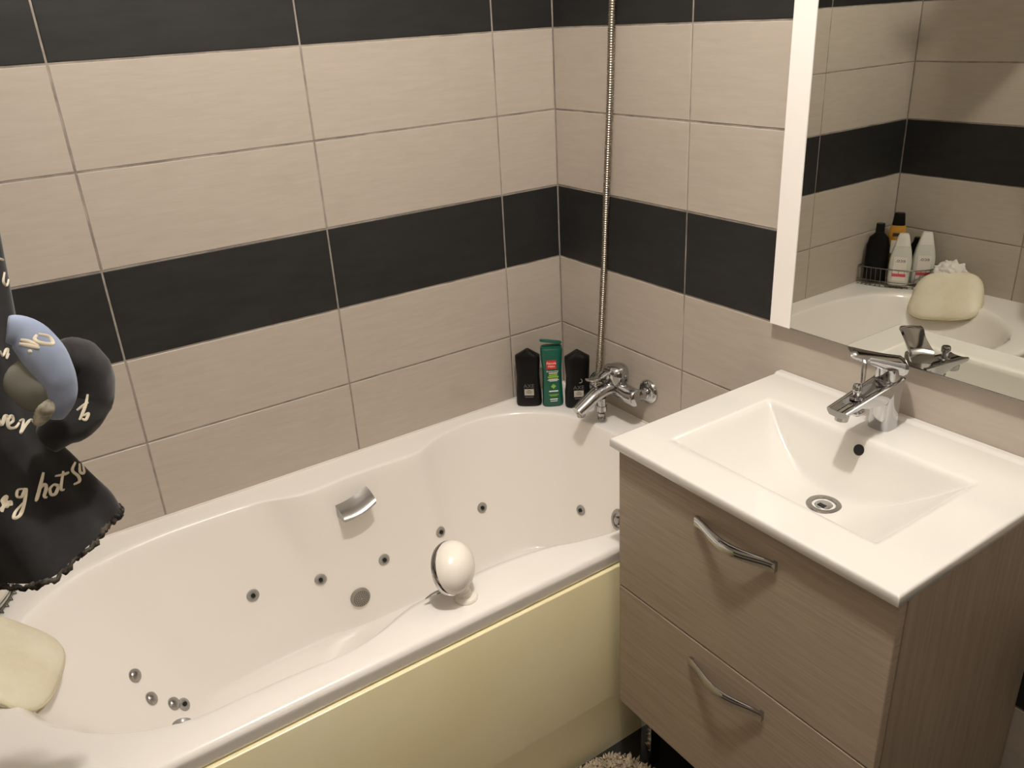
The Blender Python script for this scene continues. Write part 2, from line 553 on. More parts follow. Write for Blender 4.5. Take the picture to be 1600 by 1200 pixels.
# suction grille: dome with perforations
p, n = on_tub(563, 933)
R_ = .0265
g = mesh('suction_grille', lathe([(R_, -.004), (R_, .003), (R_ * .93, .007), (R_ * .6, .009), (0, .010)], 28, p, n), M_GRILLE, tub, 40)
X, Y, Z = frame(n)
holes = []
for ring, cnt in ((.2, 6), (.38, 12), (.55, 18), (.72, 24), (.86, 30)):
    for i in range(cnt):
        a = 2 * math.pi * i / cnt + ring
        hgt = .0102 - .0030 * ring ** 2 + (-.0012 if ring > .8 else 0)
        holes.append(lathe([(.00145, 0), (.0014, .0004), (0, .0004)], 6, p + X * (R_ * ring * math.cos(a)) + Y * (R_ * ring * math.sin(a)) + n * hgt, n))
mesh('perforation', join(*holes), M_DARK, g, 0, kind='stuff')
# overflow / drain knob on the foot end
p, n = on_tub(968, 813)
o = mesh('overflow_knob', lathe([(.031, -.004), (.031, .004), (.027, .008), (.020, .008), (.019, .004), (.012, .004), (.010, .012), (0, .013)], 26, p, n), M_CHROME_D, tub, 40)

# silicone beads where tub meets tiles
tag(mesh('trim_1', box(LX, 0, -.004, .003, RZ - .002, RZ + .0035, .001), M_SILIC, None, 40), kind='structure')
tag(mesh('trim_2', box(-.004, .003, -.75, -.002, RZ - .002, RZ + .0035, .001), M_SILIC, None, 40), kind='structure')

# ------------------------------------------------------------------ bath mixer tap
tap = thing('bath_mixer_tap', 'chrome single lever bath mixer tap on the tiled wall', 'tap', (0, -.30, .67))
ty, tz, tx = -.30, .672, -.052
body = tube(catmull([(tx, -.214, tz), (tx - .001, -.235, tz), (tx - .004, -.27, tz + .004), (tx - .006, -.30, tz + .006), (tx - .004, -.33, tz + .004), (tx - .001, -.365, tz), (tx, -.388, tz)], 4),
            [.020] + [.0235] * 23 + [.020], 20, up=(0, 0, 1))
mesh('body', body, M_CHROME, tap, 50)
spp = catmull([(tx + .008, ty, tz + .006), (tx - .03, ty, tz + .010), (tx - .07, ty, tz + .002), (tx - .105, ty, tz - .016), (tx - .132, ty, tz - .030)], 5)
mesh('spout', tube(spp, [.027 - .008 * i / (len(spp) - 1) for i in range(len(spp))], 20, up=(0, 0, 1), flat=.80), M_CHROME, tap, 50)
mesh('aerator', lathe([(.0115, 0), (.012, .012), (.010, .014)], 18, (tx - .118, ty, tz - .046), (-.12, 0, 1)), M_CHROME_D, tap, 40)
mesh('cartridge_cap', lathe([(.030, 0), (.0325, .010), (.0325, .026), (.030, .038), (.023, .0455), (.012, .049), (0, .050)], 28, (tx + .002, ty - .004, tz + .022), (-.06, 0, 1)), M_CHROME, tap, 50)
lv = catmull([(tx - .010, ty, tz + .062), (tx - .034, ty, tz + .056), (tx - .055, ty, tz + .049), (tx - .076, ty, tz + .047), (tx - .096, ty, tz + .052)], 5)
mesh('lever', tube(lv, [.020 - .011 * (i / (len(lv) - 1)) ** .6 for i in range(len(lv))], 16, up=(0, 0, 1), flat=.36), M_CHROME, tap, 50)
kn = V((tx - .068, ty, tz + .020))
mesh('diverter_knob', join(lathe([(.004, 0), (.004, .014)], 12, kn, (-.25, 0, 1)), sphere(kn + V((-.004, 0, .018)), .0082)), M_CHROME, tap, 50)
for yy in (-.225, -.375):
    mesh('union', lathe([(.0155, 0), (.0155, .012), (.0135, .014), (.0135, .052)], 6 if False else 20, (-.004, yy, tz), (-1, 0, 0)), M_CHROME, tap, 40)
    mesh('escutcheon', lathe([(.0335, -.004), (.034, .003), (.030, .008), (.022, .012), (.014, .013)], 28, (-.0005, yy, tz), (-1, 0, 0)), M_CHROME, tap, 45)
oz = V((tx - .050, -.303, tz - .012))
mesh('hose_outlet', lathe([(.0115, 0), (.0115, -.022), (.0135, -.023), (.0135, -.038), (.010, -.040)], 18, oz), M_CHROME, tap, 40)

# shower hose running up the wall beside the tap
hose = thing('shower_hose', 'ribbed metal shower hose hanging down the wall in front of the bath tap', 'shower hose', (-.08, -.27, RZ))
hp_ = [(-.022, -.345, 2.02), (-.035, -.332, 1.85), (-.040, -.281, 1.624), (-.042, -.270, 1.42), (-.046, -.258, 1.19), (-.055, -.247, .95), (-.070, -.255, .78), (-.078, -.262, .68), (-.079, -.273, .60), (-.079, -.274, .577)]
hp_ = [at(957, 0, 0, -.038), at(953, 150, 0, -.040), at(948, 290, 0, -.044), at(943, 440, 0, -.055), at(937, 560, 0, -.074), at(934, 607, 0, -.080), at(939, 640, 0, -.081), at(940, 654, 0, -.081)]
hp_ = [(-.022, -.325, 2.03), (-.034, -.300, 1.85)] + hp_
path = catmull(hp_, 60)
# resample evenly
acc = [0]
for a, b in zip(path, path[1:]): acc.append(acc[-1] + (b - a).length)
tot = acc[-1]; pitch = .0056; ev = []; j = 0
nst = int(tot / pitch * 4)
for i in range(nst + 1):
    s = tot * i / nst
    while j < len(acc) - 2 and acc[j + 1] < s: j += 1
    t = (s - acc[j]) / max(1e-9, acc[j + 1] - acc[j])
    ev.append(path[j].lerp(path[j + 1], t))
rr = [(.0074, .0090, .0090, .0072)[i % 4] for i in range(len(ev))]
mesh('ribbed_hose', tube(ev, rr, 12), M_HOSE, hose, 60)
mesh('end_fitting', lathe([(.0095, 0), (.0105, .004), (.0085, .006), (.0105, .009), (.0085, .011), (.0105, .014), (.0095, .022)], 16, ev[-1] - V((0, 0, .004))), M_CHROME, hose, 40)
mesh('wall_bracket', join(lathe([(.028, 0), (.028, .006), (.014, .010), (.012, .045)], 20, (-.001, -.33, 2.05), (-1, 0, 0)),
                          lathe([(.016, -.02), (.018, .02)], 16, (-.045, -.33, 2.05), (.2, 0, 1))), M_CHROME, hose, 40)


# ------------------------------------------------------------------ toiletries on the rim corner
def rot_to(dx, dy):
    """z rotation that turns local -y towards (dx, dy)"""
    return math.atan2(dy, dx) + math.pi / 2


def front(x, y, z, tilt=0.0):
    """matrix for lettering on a face at local (x, y, z) looking to -y"""
    return Matrix.Translation((x, y, z)) @ Matrix.Rotation(math.pi / 2 + tilt, 4, 'X')


def patch(w_, h_, x, y, z, t=.0008):
    return box(x - w_ / 2, x + w_ / 2, y - t, y + t, z - h_ / 2, z + h_ / 2)


def gel_bottle(loc, rotz, label, extra):
    b = thing('shower_gel_bottle', label, 'bottle', loc, rotz, 'black shower gel bottles')
    lv_ = [(0, .031, .017), (.003, .035, .020), (.010, .0365, .0215), (.04, .0360, .0215), (.07, .0335, .0205), (.095, .0325, .020), (.12, .0340, .0195), (.140, .0352, .0185), (.152, .0350, .017)]
    rs = [superring(hx, hy, z, 36, 3.2) for z, hx, hy in lv_]
    for f, z in ((.7, .1585), (.4, .165), (.12, .1705)):
        rs.append([V((p.x * f, p.y * (.55 + .45 * f), z)) for p in superring(.0348, .0165, z, 36, 3.2)])
    mesh('bottle_body', loft(rs), M_BLKPL, b, 35, world=False)
    mesh('cap_seam', loft([superring(.0362, .0192, .1185, 36, 3.2), superring(.0362, .0192, .1195, 36, 3.2)]), M_BLKPL, b, 0, world=False) if False else None
    mesh('label_plate', patch(.027, .019, .002, -.0214, .047), M_GREYLBL, b, 0, world=False)
    lettering('AXE', .0165, front(.002, -.0218, .0655), M_GREYTXT, b)
    for w_, zz in ((.010, .0525), (.017, .0485), (.014, .0445)):
        mesh('print_line', patch(w_, .0014, .002, -.0218, zz, .0006), M_LBLTXT, b, 0, world=False)
    mesh('print_line', patch(.024, .002, .002, -.0214, .032, .0006), M_GREYTXT, b, 0, world=False)
    if extra == 'b':
        mesh('crescent_mark', tube([(.006 + .006 * math.cos(a), -.0212, .086 + .006 * math.sin(a)) for a in [math.radians(q) for q in range(-110, 71, 15)]], .0008, 6), M_GREYLBL, b, 0, world=False)
    return b


def face_cam(p):
    return rot_to(CAM.x - p[0], CAM.y - p[1])


p1, p2, p3 = (-.171, -.060, RZ), (-.122, -.108, RZ), (-.072, -.160, RZ)
gel_bottle(p1, face_cam(p1) - .08, 'black shower gel bottle without crescent mark, standing against the long tiled wall', 'a')
gel_bottle(p3, face_cam(p3) + .05, 'black shower gel bottle with crescent mark standing behind the bath tap spout', 'b')
b = thing('shampoo_bottle', 'dark green shampoo bottle with open flip lid and red logo between black bottles', 'bottle', p2, face_cam(p2) + .1)
rs = [superring(hx, hy, z, 36, 2.8) for z, hx, hy in ((0, .026, .014), (.003, .029, .017), (.01, .030, .0185), (.05, .0285, .0185), (.08, .027, .018), (.11, .027, .0175), (.14, .0295, .017), (.165, .031, .0165), (.176, .0312, .016), (.1775, .0295, .015))]
mesh('bottle_body', loft(rs), M_GREEN, b, 40, world=False)
mesh('cap_base', loft([superring(.0295, .015, .178, 36, 2.8), superring(.0295, .015, .182, 36, 2.8), superring(.028, .0138, .183, 36, 2.8)]), M_GREEN, b, 40, world=False)
lid = loft([superring(.030, .016, -.0015, 36, 2.8), superring(.031, .0168, 0, 36, 2.8), superring(.031, .0168, .004, 36, 2.8), superring(.029, .0155, .0052, 36, 2.8)])
mesh('flip_lid', xform(lid, Matrix.Translation((-.001, .002, .193)) @ Matrix.Rotation(.17, 4, 'Y') @ Matrix.Rotation(-.25, 4, 'X')), M_GREEN, b, 40, world=False)
mesh('red_label', patch(.028, .026, -.003, -.0180, .132, .0012), M_RED, b, 0, world=False)
lettering('P\u00e9trole\nHahn', .0092, front(-.003, -.0194, .132), M_PRINT, b)
lettering('Shampooing', .0068, front(-.001, -.0188, .1125), M_PRINT, b)
mesh('leaf_emblem', xform(lathe([(.0075, 0), (.0075, .0006), (0, .0006)], 4, (0, 0, 0), (0, -1, 0)), Matrix.Translation((.001, -.0186, .066))), M_GREENL, b, 0, world=False)
for w_, h_, zz, m_ in ((.024, .0022, .1065, M_PRINT), (.024, .0042, .1005, M_GREENL), (.030, .0042, .0945, M_GREENL), (.026, .0014, .0885, M_PRINT), (.032, .0014, .0855, M_PRINT),
                       (.022, .0014, .0825, M_PRINT), (.026, .0032, .051, M_PRINT), (.028, .0016, .040, M_GREENL), (.020, .0016, .0365, M_GREENL), (.022, .0026, .026, M_PRINT), (.020, .0016, .020, M_PRINT)):
    mesh('print_line', patch(w_, h_, .001, -.0188, zz, .0006), m_, b, 0, world=False)

# ------------------------------------------------------------------ hand shower parked on the tub rim
hs0 = V((-.775, -.697, RZ + .001))
hs = thing('hand_shower', 'white egg shaped hand shower with chrome edge parked on the tub rim', 'hand shower', hs0)
mesh('seat_ring', lathe([(.0225, 0), (.0235, .003), (.0215, .007), (.015, .009)], 26, hs0), M_WPLAST, hs, 40)
nk = [(.0135, .006), (.0142, .010), (.0125, .012), (.0142, .015), (.0125, .017), (.0142, .020), (.0125, .022), (.0142, .026), (.0135, .04), (.012, .052)]
hc = at(714, 884, 1, -.690)
ndir = (hc - hs0); ndir = V((-.18, .10, 1))
mesh('threaded_neck', lathe(nk, 20, hs0, ndir), M_WPLAST, hs, 40)
tocam = (CAM - hc).normalized()
dax = (tocam * .55 + RIGHT * .76 - DOWN * .26).normalized()     # the dome looks this way, the spray face the other
yv = (-DOWN - dax * (-DOWN).dot(dax)).normalized()
yv = (yv + RIGHT * .9); yv = (yv - dax * yv.dot(dax)).normalized()
xv = yv.cross(dax)
MH = Matrix(((xv.x, yv.x, dax.x, hc.x), (xv.y, yv.y, dax.y, hc.y), (xv.z, yv.z, dax.z, hc.z), (0, 0, 0, 1)))


def headring(s, h):
    return [V((.0455 * s * math.cos(a), .054 * s * math.sin(a), h)) for a in [2 * math.pi * i / 40 for i in range(40)]]


dome = [headring(math.cos(t), -.012 + .042 * math.sin(t)) for t in [math.radians(q) for q in (0, 8, 18, 30, 42, 54, 66, 78, 86)]]
mesh('white_shell', xform(loft([headring(1, -.013)] + dome), MH), M_WPLAST, hs, 40)
mesh('chrome_edge', xform(loft([headring(.93, -.026), headring(1.0, -.025), headring(1.025, -.021), headring(1.025, -.015), headring(1.0, -.0125)]), MH), M_CHROME, hs, 40)
mesh('spray_face', xform(loft([headring(.93, -.0262), headring(.9, -.029), headring(.5, -.030)]), MH), M_GREYPL, hs, 40)
tipA, tipB = at(690, 923, 1, -.675), at(664, 936, 1, -.668)
tp = catmull([tipA, tipA.lerp(tipB, .5) + V((0, 0, .002)), tipB], 4)
mesh('selector_tab', tube(tp, [.006, .006, .0055, .005, .0045, .004, .003, .002, .0008], 10, up=(0, 0, 1), flat=.35), M_CHROME, hs, 40)

# ------------------------------------------------------------------ vanity cabinet
VY0, VY1 = -1.381, -.796          # right / left sides
VX = -.452                        # carcass front
DX = -.470                        # drawer face
van = thing('vanity_cabinet', 'grey oak laminate vanity cabinet with two drawers under the washbasin', 'cabinet', (-.23, -1.09, 0))
mesh('side_panel', box(VX, -.004, VY1 - .018, VY1, .205, .842, .0008, 1), M_WOODV, van, 30)
mesh('side_panel', box(VX, -.004, VY0, VY0 + .018, .205, .842, .0008, 1), M_WOODV, van, 30)
mesh('bottom_panel', box(VX + .004, -.004, VY0 + .018, VY1 - .018, .21, .228), M_WOODV, van, 0)
mesh('back_panel', box(-.020, -.008, VY0 + .018, VY1 - .018, .228, .70), M_INNER, van, 0)


def bow_handle(parent, z):
    pts = []
    n_ = 32
    ya, yb = -1.002, -1.176
    for i in range(n_ + 1):
        t = i / n_
        s = math.sin(math.pi * t)
        pts.append(V((DX - .005 - .019 * s ** 1.6, ya + (yb - ya) * t, z)))
    rs_ = []
    for i, p_ in enumerate(pts):
        a, b_ = pts[max(0, i - 1)], pts[min(n_, i + 1)]
        d = (b_ - a).normalized(); nn = V((d.y, -d.x, 0))
        if nn.x > 0: nn = -nn
        t = i / n_
        hh = .0100 - .0010 * math.sin(math.pi * t)
        lean = -.5 * math.sin(math.pi * t) ** 2
        up_ = V((0, 0, 1)) + nn * lean * .5
        rs_.append([p_ + up_ * hh + nn * .0016, p_ + up_ * (hh - .001) + nn * .0024, p_ - up_ * (hh - .001) + nn * .0024, p_ - up_ * hh + nn * .0016, p_ - up_ * hh - nn * .0016, p_ + up_ * hh - nn * .0016])
    h = mesh('handle', loft(rs_), M_CHROME, parent, 50)
    for yy in (ya - .004, yb + .004):
        mesh('handle_foot', box(DX - .0075, DX + .001, yy - .004, yy + .004, z - .0095, z + .0095, .001, 1), M_CHROME, parent, 30)
    h['label'] = 'bow shaped chrome handle'
    return h


def drawer(z0, z1, hz):
    d = mesh('drawer', box(DX, DX + .0175, VY0 + .0015, VY1 - .0005, z0, z1, .0012, 1), M_WOODH, van, 15)
    bow_handle(d, hz)
    return d


drawer(.5255, .838, .787)
drawer(.208, .5225, .472)
for lx, ly in ((-.398, -.822), (-.398, -1.358), (-.05, -.826), (-.05, -1.36)):
    mesh('leg', box(lx - .016, lx + .016, ly - .016, ly + .016, 0, .209, .0015, 1), M_CHROME, van, 15)

# ------------------------------------------------------------------ washbasin
BT = .866
BX0, BX1, BY0, BY1 = -.485, -.001, -1.384, -.787
bas = thing('washbasin', 'white rectangular ceramic washbasin on top of the vanity cabinet', 'washbasin', (-.24, -1.09, BT - .02))
NXB, NYB = 150, 190


def bowl_z(x, y):
    yc = -1.080
    hw = .212
    v_ = (y - yc) / hw
    D = .116
    zs = -D * (1 - abs(v_) ** (2.2 if v_ > 0 else 1.65)) if abs(v_) < 1 else (abs(v_) - 1) * .9
    tb = (x + .133) / -.062
    zb = -D * (1 - (1 - min(max(tb, 0), 1)) ** 1.5) if tb > 0 else -tb * .10
    tf_ = (x + .398) / .06
    zf = -D * (1 - (1 - min(max(tf_, 0), 1)) ** 1.8) if tf_ > 0 else -tf_ * .08
    k_ = .0040
    vals = (zs, zb, zf)
    m_ = max(vals)
    zz = m_ + k_ * math.log(sum(math.exp((q - m_) / k_) for q in vals))
    # blend to the flat deck
    k2 = .0048
    m_ = min(zz, 0)
    zz = m_ - k2 * math.log(math.exp(-(zz - m_) / k2) + math.exp(-(0 - m_) / k2))
    # gentle floor around the drain
    return zz


def warp(t, dens):
    return t


xs = [BX0 + (BX1 - BX0) * i / NXB for i in range(NXB + 1)]
ys = [BY0 + (BY1 - BY0) * j / NYB for j in range(NYB + 1)]
# rounded outer edge rows
def edge_ins(q, lo, hi):
    e = min(q - lo, hi - q)
    return e
bv, bf = [], []
er = .0045
def remap(vals, lo, hi, round_hi=True):
    extra = [0, .0006, .002, .0042, er]
    out = [lo + e for e in extra] + [q for q in vals if lo + er + .001 < q < hi - er - .001] + [hi - e for e in reversed(extra)]
    return out
xs = remap(xs, BX0, BX1); ys = remap(ys, BY0, BY1)
def edge_drop(e):
    if e >= er: return 0.0
    return er - math.sqrt(max(0, er * er - (er - e) ** 2))
for x in xs:
    for y in ys:
        z = BT + bowl_z(x, y)
        d1 = edge_drop(x - BX0); d2 = edge_drop(min(y - BY0, BY1 - y))
        z -= min(er, math.hypot(d1, d2))
        # slim raised ledge against the wall
        if x > -.020: z += .004 * min(1, (x + .020) / .004)
        bv.append(V((x, y, z)))
ny = len(ys); nx = len(xs)
for i in range(nx - 1):
    for j in range(ny - 1):
        bf.append((i * ny + j, i * ny + j + 1, (i + 1) * ny + j + 1, (i + 1) * ny + j))
# skirt
per = [i * ny for i in range(nx)] + [(nx - 1) * ny + j for j in range(1, ny)] + [i * ny + ny - 1 for i in range(nx - 2, -1, -1)] + [j for j in range(ny - 2, 0, -1)]
base = len(bv)
for q in per:
    bv.append(V((bv[q].x, bv[q].y, BT - .018)))
base2 = len(bv)
for q in per:
    c_ = bv[q]
    bv.append(V((min(max(c_.x, BX0 + .006), BX1), min(max(c_.y, BY0 + .006), BY1 - .006), BT - .0235)))
n_ = len(per)
for i in range(n_):
    j = (i + 1) % n_
    bf.append((per[i], per[j], base + j, base + i))
    bf.append((base + i, base + j, base2 + j, base2 + i))
shell_b = mesh('basin_shell', (bv, bf), M_CERAM, bas, 100)
BAS_BVH = BVHTree.FromPolygons([tuple(p) for p in bv], bf)


def on_basin(u, v):
    p, n, i, d = BAS_BVH.ray_cast(CAM, pixdir(u, v))
    if n.dot(CAM - p) < 0: n = -n
    return p, n


p, n = on_basin(1287, 789)
dr = mesh('drain', lathe([(.031, -.006), (.0315, .001), (.030, .003), (.022, .0032), (.0205, .001), (.0205, -.006), (.019, -.007)], 30, (p.x, p.y, p.z)), M_CHROME_D, bas, 40)
mesh('drain_plug', lathe([(.0165, -.010), (.0165, .0008), (.0150, .0022), (0, .0028)], 26, (p.x, p.y, p.z - .001)), M_CHROME, dr, 40)
mesh('drain_slot', box(p.x - .010, p.x - .001, p.y - .007, p.y + .007, p.z + .0008, p.z + .0024), M_DARK, dr, 0)
p, n = on_basin(1342, 703)
mesh('overflow_hole', lathe([(.0105, -.004), (.0105, .0006), (.0100, .0012), (0, .0013)], 22, p, n), M_DARK, bas, 40)

# ------------------------------------------------------------------ basin mixer tap
fx, fy, fz = -.066, -1.078, BT
fau = thing('basin_mixer_tap', 'chrome single lever mixer tap standing on the washbasin', 'tap', (fx, fy, fz))
rsf = []
for z, hx, hy, dx in ((0, .0235, .0225, 0), (.004, .0235, .0225, 0), (.02, .0228, .0222, 0), (.05, .0235, .0228, -.001), (.070, .0250, .0235, -.002), (.088, .0262, .0240, -.001), (.098, .0262, .0240, .001)):
    rsf.append(superring(hx, hy, fz + z, 32, 3.0, fx + dx, fy))
mesh('body', loft(rsf), M_CHROME, fau, 40)
# spout: flat topped wedge sloping down to the tip
sp = []
for t in [i / 10 for i in range(11)]:
    x = fx + .010 - t * .158
    topz = fz + .102 - .022 * t
    th = .046 * (1 - t) ** 1.6 + .014
    hw = .0245 - .004 * t
    sp.append([V((x, fy - hw, topz - .002)), V((x, fy - hw + .003, topz)), V((x, fy - hw * .5, topz - .0022)), V((x, fy, topz - .003)), V((x, fy + hw * .5, topz - .0022)), V((x, fy + hw - .003, topz)), V((x, fy + hw, topz - .002)),
               V((x, fy + hw * .93, topz - th * .5)), V((x, fy + hw * .7, topz - th * .92)), V((x, fy + hw * .3, topz - th)), V((x, fy - hw * .3, topz - th)), V((x, fy - hw * .7, topz - th * .92)), V((x, fy - hw * .93, topz - th * .5))])
mesh('spout', loft(sp), M_CHROME, fau, 50)
mesh('aerator', lathe([(.0115, -.012), (.0122, -.004), (.0122, .004)], 20, (fx - .130, fy, fz + .066), (.12, 0, 1)), M_CHROME_D, fau, 40)
mesh('pull_rod_guide', sphere((fx - .085, fy, fz + .056), .011, 16, 8, (1.3, 1.0, .7)), M_CHROME, fau, 50)
kb = (fx - .094, fy, fz + .085)
mesh('knob', lathe([(.0110, 0), (.0115, .003), (.0065, .004), (.0065, .014), (.0085, .016), (.0085, .024), (.0078, .0255), (.0070, .027), (0, .0275)], 20, kb), M_CHROME, fau, 40)
hd = []
for z, hx, hy in ((.096, .0215, .0205), (.099, .0220, .0210), (.110, .0220, .0208), (.118, .0225, .0212), (.123, .0222, .0208)):
    hd.append(superring(hx, hy, fz + z, 32, 3.4, fx, fy))
hnd = mesh('lever_hub', loft(hd), M_CHROME, fau, 40)
lr = []
ldir = V((-.70, .714, 0)); lsd = V((-.714, -.70, 0))
for t in [i / 14 for i in range(15)]:
    c_ = V((fx, fy, 0)) + ldir * (-.026 + t * .100)
    zc = fz + .123 + .025 * t ** 1.2
    th = .0105 * (1 - t) + .0045
    hw = .0235 - .0035 * math.sin(t * math.pi)
    if t > .95: hw *= .86; th *= .6
    if t < .05: hw *= .9; th *= .6
    lr.append([c_ + lsd * a + V((0, 0, zc + b_)) for a, b_ in ((-hw, 0), (-hw * .88, th * .75), (0, th), (hw * .88, th * .75), (hw, 0), (hw * .8, -th), (0, -th * 1.15), (-hw * .8, -th))])
mesh('lever', loft(lr), M_CHROME, fau, 50)
mesh('pull_rod', tube([(fx - .044, fy + .026, fz + .092), (fx - .045, fy + .027, fz + .136)], .0022, 8), M_CHROME_D, fau, 40)

# ------------------------------------------------------------------ mirror cabinet
MZ0, MZ1 = .978, 1.80
mir = thing('wall_mirror', 'large wall mirror with a white side strip above the washbasin', 'mirror', (-.01, -1.1, MZ0))
mesh('backing_board', box(-.0165, -.0005, -1.366, -.776, MZ0 + .004, MZ1 - .004, .001, 1), M_WHITE, mir, 30)
mesh('frame_strip', box(-.0235, -.0168, -.8195, -.769, MZ0 - .0005, MZ1, .0006, 1), M_WHITE, mir, 15)
mesh('mirror_glass', box(-.0220, -.0168, -1.370, -.8205, MZ0 + .0015, MZ1, .0005, 1), M_MIRROR, mir, 15)
mesh('bottom_edge', box(-.0222, -.0168, -1.370, -.8205, MZ0 - .0005, MZ0 + .0012), M_CHROME_D, mir, 15)

# ------------------------------------------------------------------ corner basket and its bottles
CX, CY = LX, 0.0
bsk = thing('corner_basket', 'metal wire corner basket on the tub rim holding bottles', 'basket', (CX + .1, CY - .12, RZ + .001))
def arc(o, n_=14):
    pts = [(-1.474 + o, -.006), (-1.480 + o, -.05), (-1.496 + o, -.10), (-1.522 + o * .8, -.158 - o * .6), (-1.560 + o * .4, -.202 - o), (-1.612, -.226 - o), (CX + .006, -.232 - o)]
    return catmull([(x, y, 0) for x, y in pts], 6)
top_a, bot_a = arc(0), arc(-.004)
ZB0, ZB1 = RZ + .012, RZ + .074
mesh('top_rail', tube([p + V((0, 0, ZB1)) for p in top_a], .0022, 8), M_WIRE, bsk, 60)
mesh('bottom_rail', tube([p + V((0, 0, ZB0)) for p in bot_a], .0022, 8), M_WIRE, bsk, 60)
mesh('middle_rail', tube([p + V((0, 0, ZB0 + .012)) for p in arc(-.002)], .0014, 8), M_WIRE, bsk, 60)
na = len(top_a)
for i in range(1, na, 2):
    a, b_ = top_a[i], bot_a[i]
    inn = (V((CX + .03, -.03, 0)) - b_).normalized()
    lp = [a + V((0, 0, ZB1)), b_ + V((0, 0, ZB0 + .004)), b_ - inn * .003 + V((0, 0, RZ + .003)), b_ + inn * .006 + V((0, 0, RZ + .003)), b_ + inn * .006 + V((0, 0, ZB0))]
    mesh('wire', tube(lp, .0011, 6), M_WIRE, bsk, 60)
for k_ in range(6):
    y = -.02 - k_ * .03
    xe = next((p.x for p in bot_a if p.y <= y), CX + .05)
    mesh('floor_wire', tube([(CX + .006, y, ZB0), (xe, y, ZB0)], .0012, 6), M_WIRE, bsk, 60)
mesh('wall_rail', tube([(CX + .006, -.006, ZB1), (-1.478, -.006, ZB1)], .0018, 6), M_WIRE, bsk, 60)
mesh('wall_rail', tube([(CX + .006, -.006, ZB1), (CX + .006, -.228, ZB1)], .0018, 6), M_WIRE, bsk, 60)
BZ = ZB0 + .0014


def eco_bottle(loc, rotz, label):
    b = thing('soap_bottle', label, 'bottle', loc, rotz, 'milky white bottles in the corner basket')
    rs = [superring(hx, hy, z, 32, 3.0) for z, hx, hy in ((0, .035, .018), (.004, .038, .021), (.02, .0392, .022), (.06, .0395, .022), (.10, .0385, .0215), (.132, .033, .019), (.150, .0285, .017))]
    mesh('bottle_body', loft(rs), M_MILKY, b, 40, world=False)
    rs = [superring(hx, hy, z, 32, 3.0) for z, hx, hy in ((.1505, .0280, .0165), (.170, .0235, .0145), (.190, .0185, .0125), (.196, .0155, .0105))]
    mesh('cap', loft(rs), M_MILKCAP, b, 40, world=False)
    lb = mesh('paper_label', patch(.046, .092, 0, -.0222, .066, .0006), M_LABEL, b, 0, world=False)
    lettering('eco.', .021, front(0, -.0229, .098), M_NAVY, lb)
    mesh('pink_band', patch(.046, .012, 0, -.0224, .042, .0007), M_PINK, lb, 0, world=False)
    return b


eco_bottle((-1.538, -.139, BZ), rot_to(.86, -.5), 'milky white bottle with eco label beside the black bottle in the basket')
eco_bottle((-1.612, -.186, BZ), rot_to(.80, -.6), 'milky white bottle with eco label beside the gauze puff in the basket')
b = thing('body_wash_bottle', 'tall black bottle with a narrow black cap in the corner basket', 'bottle', (-1.520, -.051, BZ), rot_to(.85, -.5))
rs = [superring(hx, hy, z, 32, 2.4) for z, hx, hy in ((0, .036, .018), (.004, .040, .021), (.08, .042, .022), (.14, .041, .021), (.170, .034, .018), (.186, .018, .013), (.190, .0155, .0125))]
mesh('bottle_body', loft(rs), M_BLKPL, b, 40, world=False)
mesh('cap', loft([superring(.0155, .0125, .1905, 32, 2), superring(.016, .013, .196, 32, 2), superring(.0155, .0125, .222, 32, 2), superring(.014, .011, .224, 32, 2)]), M_BLKPL, b, 40, world=False)
b = thing('body_wash_bottle', 'squat black bottle beside the wall in the corner basket', 'bottle', (-1.646, -.132, BZ), rot_to(.9, -.4))
rs = [superring(hx, hy, z, 28, 2.4) for z, hx, hy in ((0, .022, .016), (.004, .025, .018), (.10, .026, .018), (.130, .023, .016), (.145, .015, .012), (.160, .013, .011), (.161, .012, .010))]
mesh('bottle_body', loft(rs), M_BLKPL, b, 40, world=False)
b = thing('shampoo_bottle', 'amber shampoo bottle with black cap, tallest in the corner basket', 'bottle', (-1.606, -.070, BZ), rot_to(.85, -.5))
rs = [superring(hx, hy, z, 32, 2.6) for z, hx, hy in ((0, .030, .018), (.004, .033, .020), (.10, .034, .021), (.16, .033, .020), (.195, .029, .018), (.205, .025, .016))]
mesh('bottle_body', loft(rs), M_GOLD, b, 40, world=False)
rs = [superring(hx, hy, z, 32, 2.6) for z, hx, hy in ((.2055, .0235, .0155), (.22, .022, .0148), (.248, .019, .0135), (.252, .0165, .012))]
mesh('cap', loft(rs), M_BLKPL, b, 40, world=False)
mesh('label_plate', patch(.030, .012, 0, -.0195, .172, .0012), M_LBLTXT, b, 0, world=False)
mesh('label_plate', patch(.036, .05, 0, -.0212, .125, .0008), M_LABEL, b, 0, world=False)
# gauze puff
bm = bmesh.new(); bmesh.ops.create_icosphere(bm, subdivisions=5, radius=1.0)
pc = V((-1.622, -.288, RZ + .056))
for v_ in bm.verts:
    q = v_.co.copy()
    r = .046 + .018 * abs(noise.noise(q * 2.2)) + .014 * abs(noise.noise(q * 4.5 + V((3, 1, 2)))) + .003 * noise.noise(q * 11)
    v_.co = pc + V((q.x * r * .85, q.y * r * 1.15, q.z * r))
zmin = min(v_.co.z for v_ in bm.verts)
for v_ in bm.verts: v_.co.z += RZ + .001 - zmin
pf = mesh('gauze_puff', from_bm(bm), M_PUFF, None, 0)
for p_ in pf.data.polygons: p_.use_smooth = True
tag(pf, 'crumpled white gauze bath puff on the tub rim behind the cream pillow', 'bath puff')

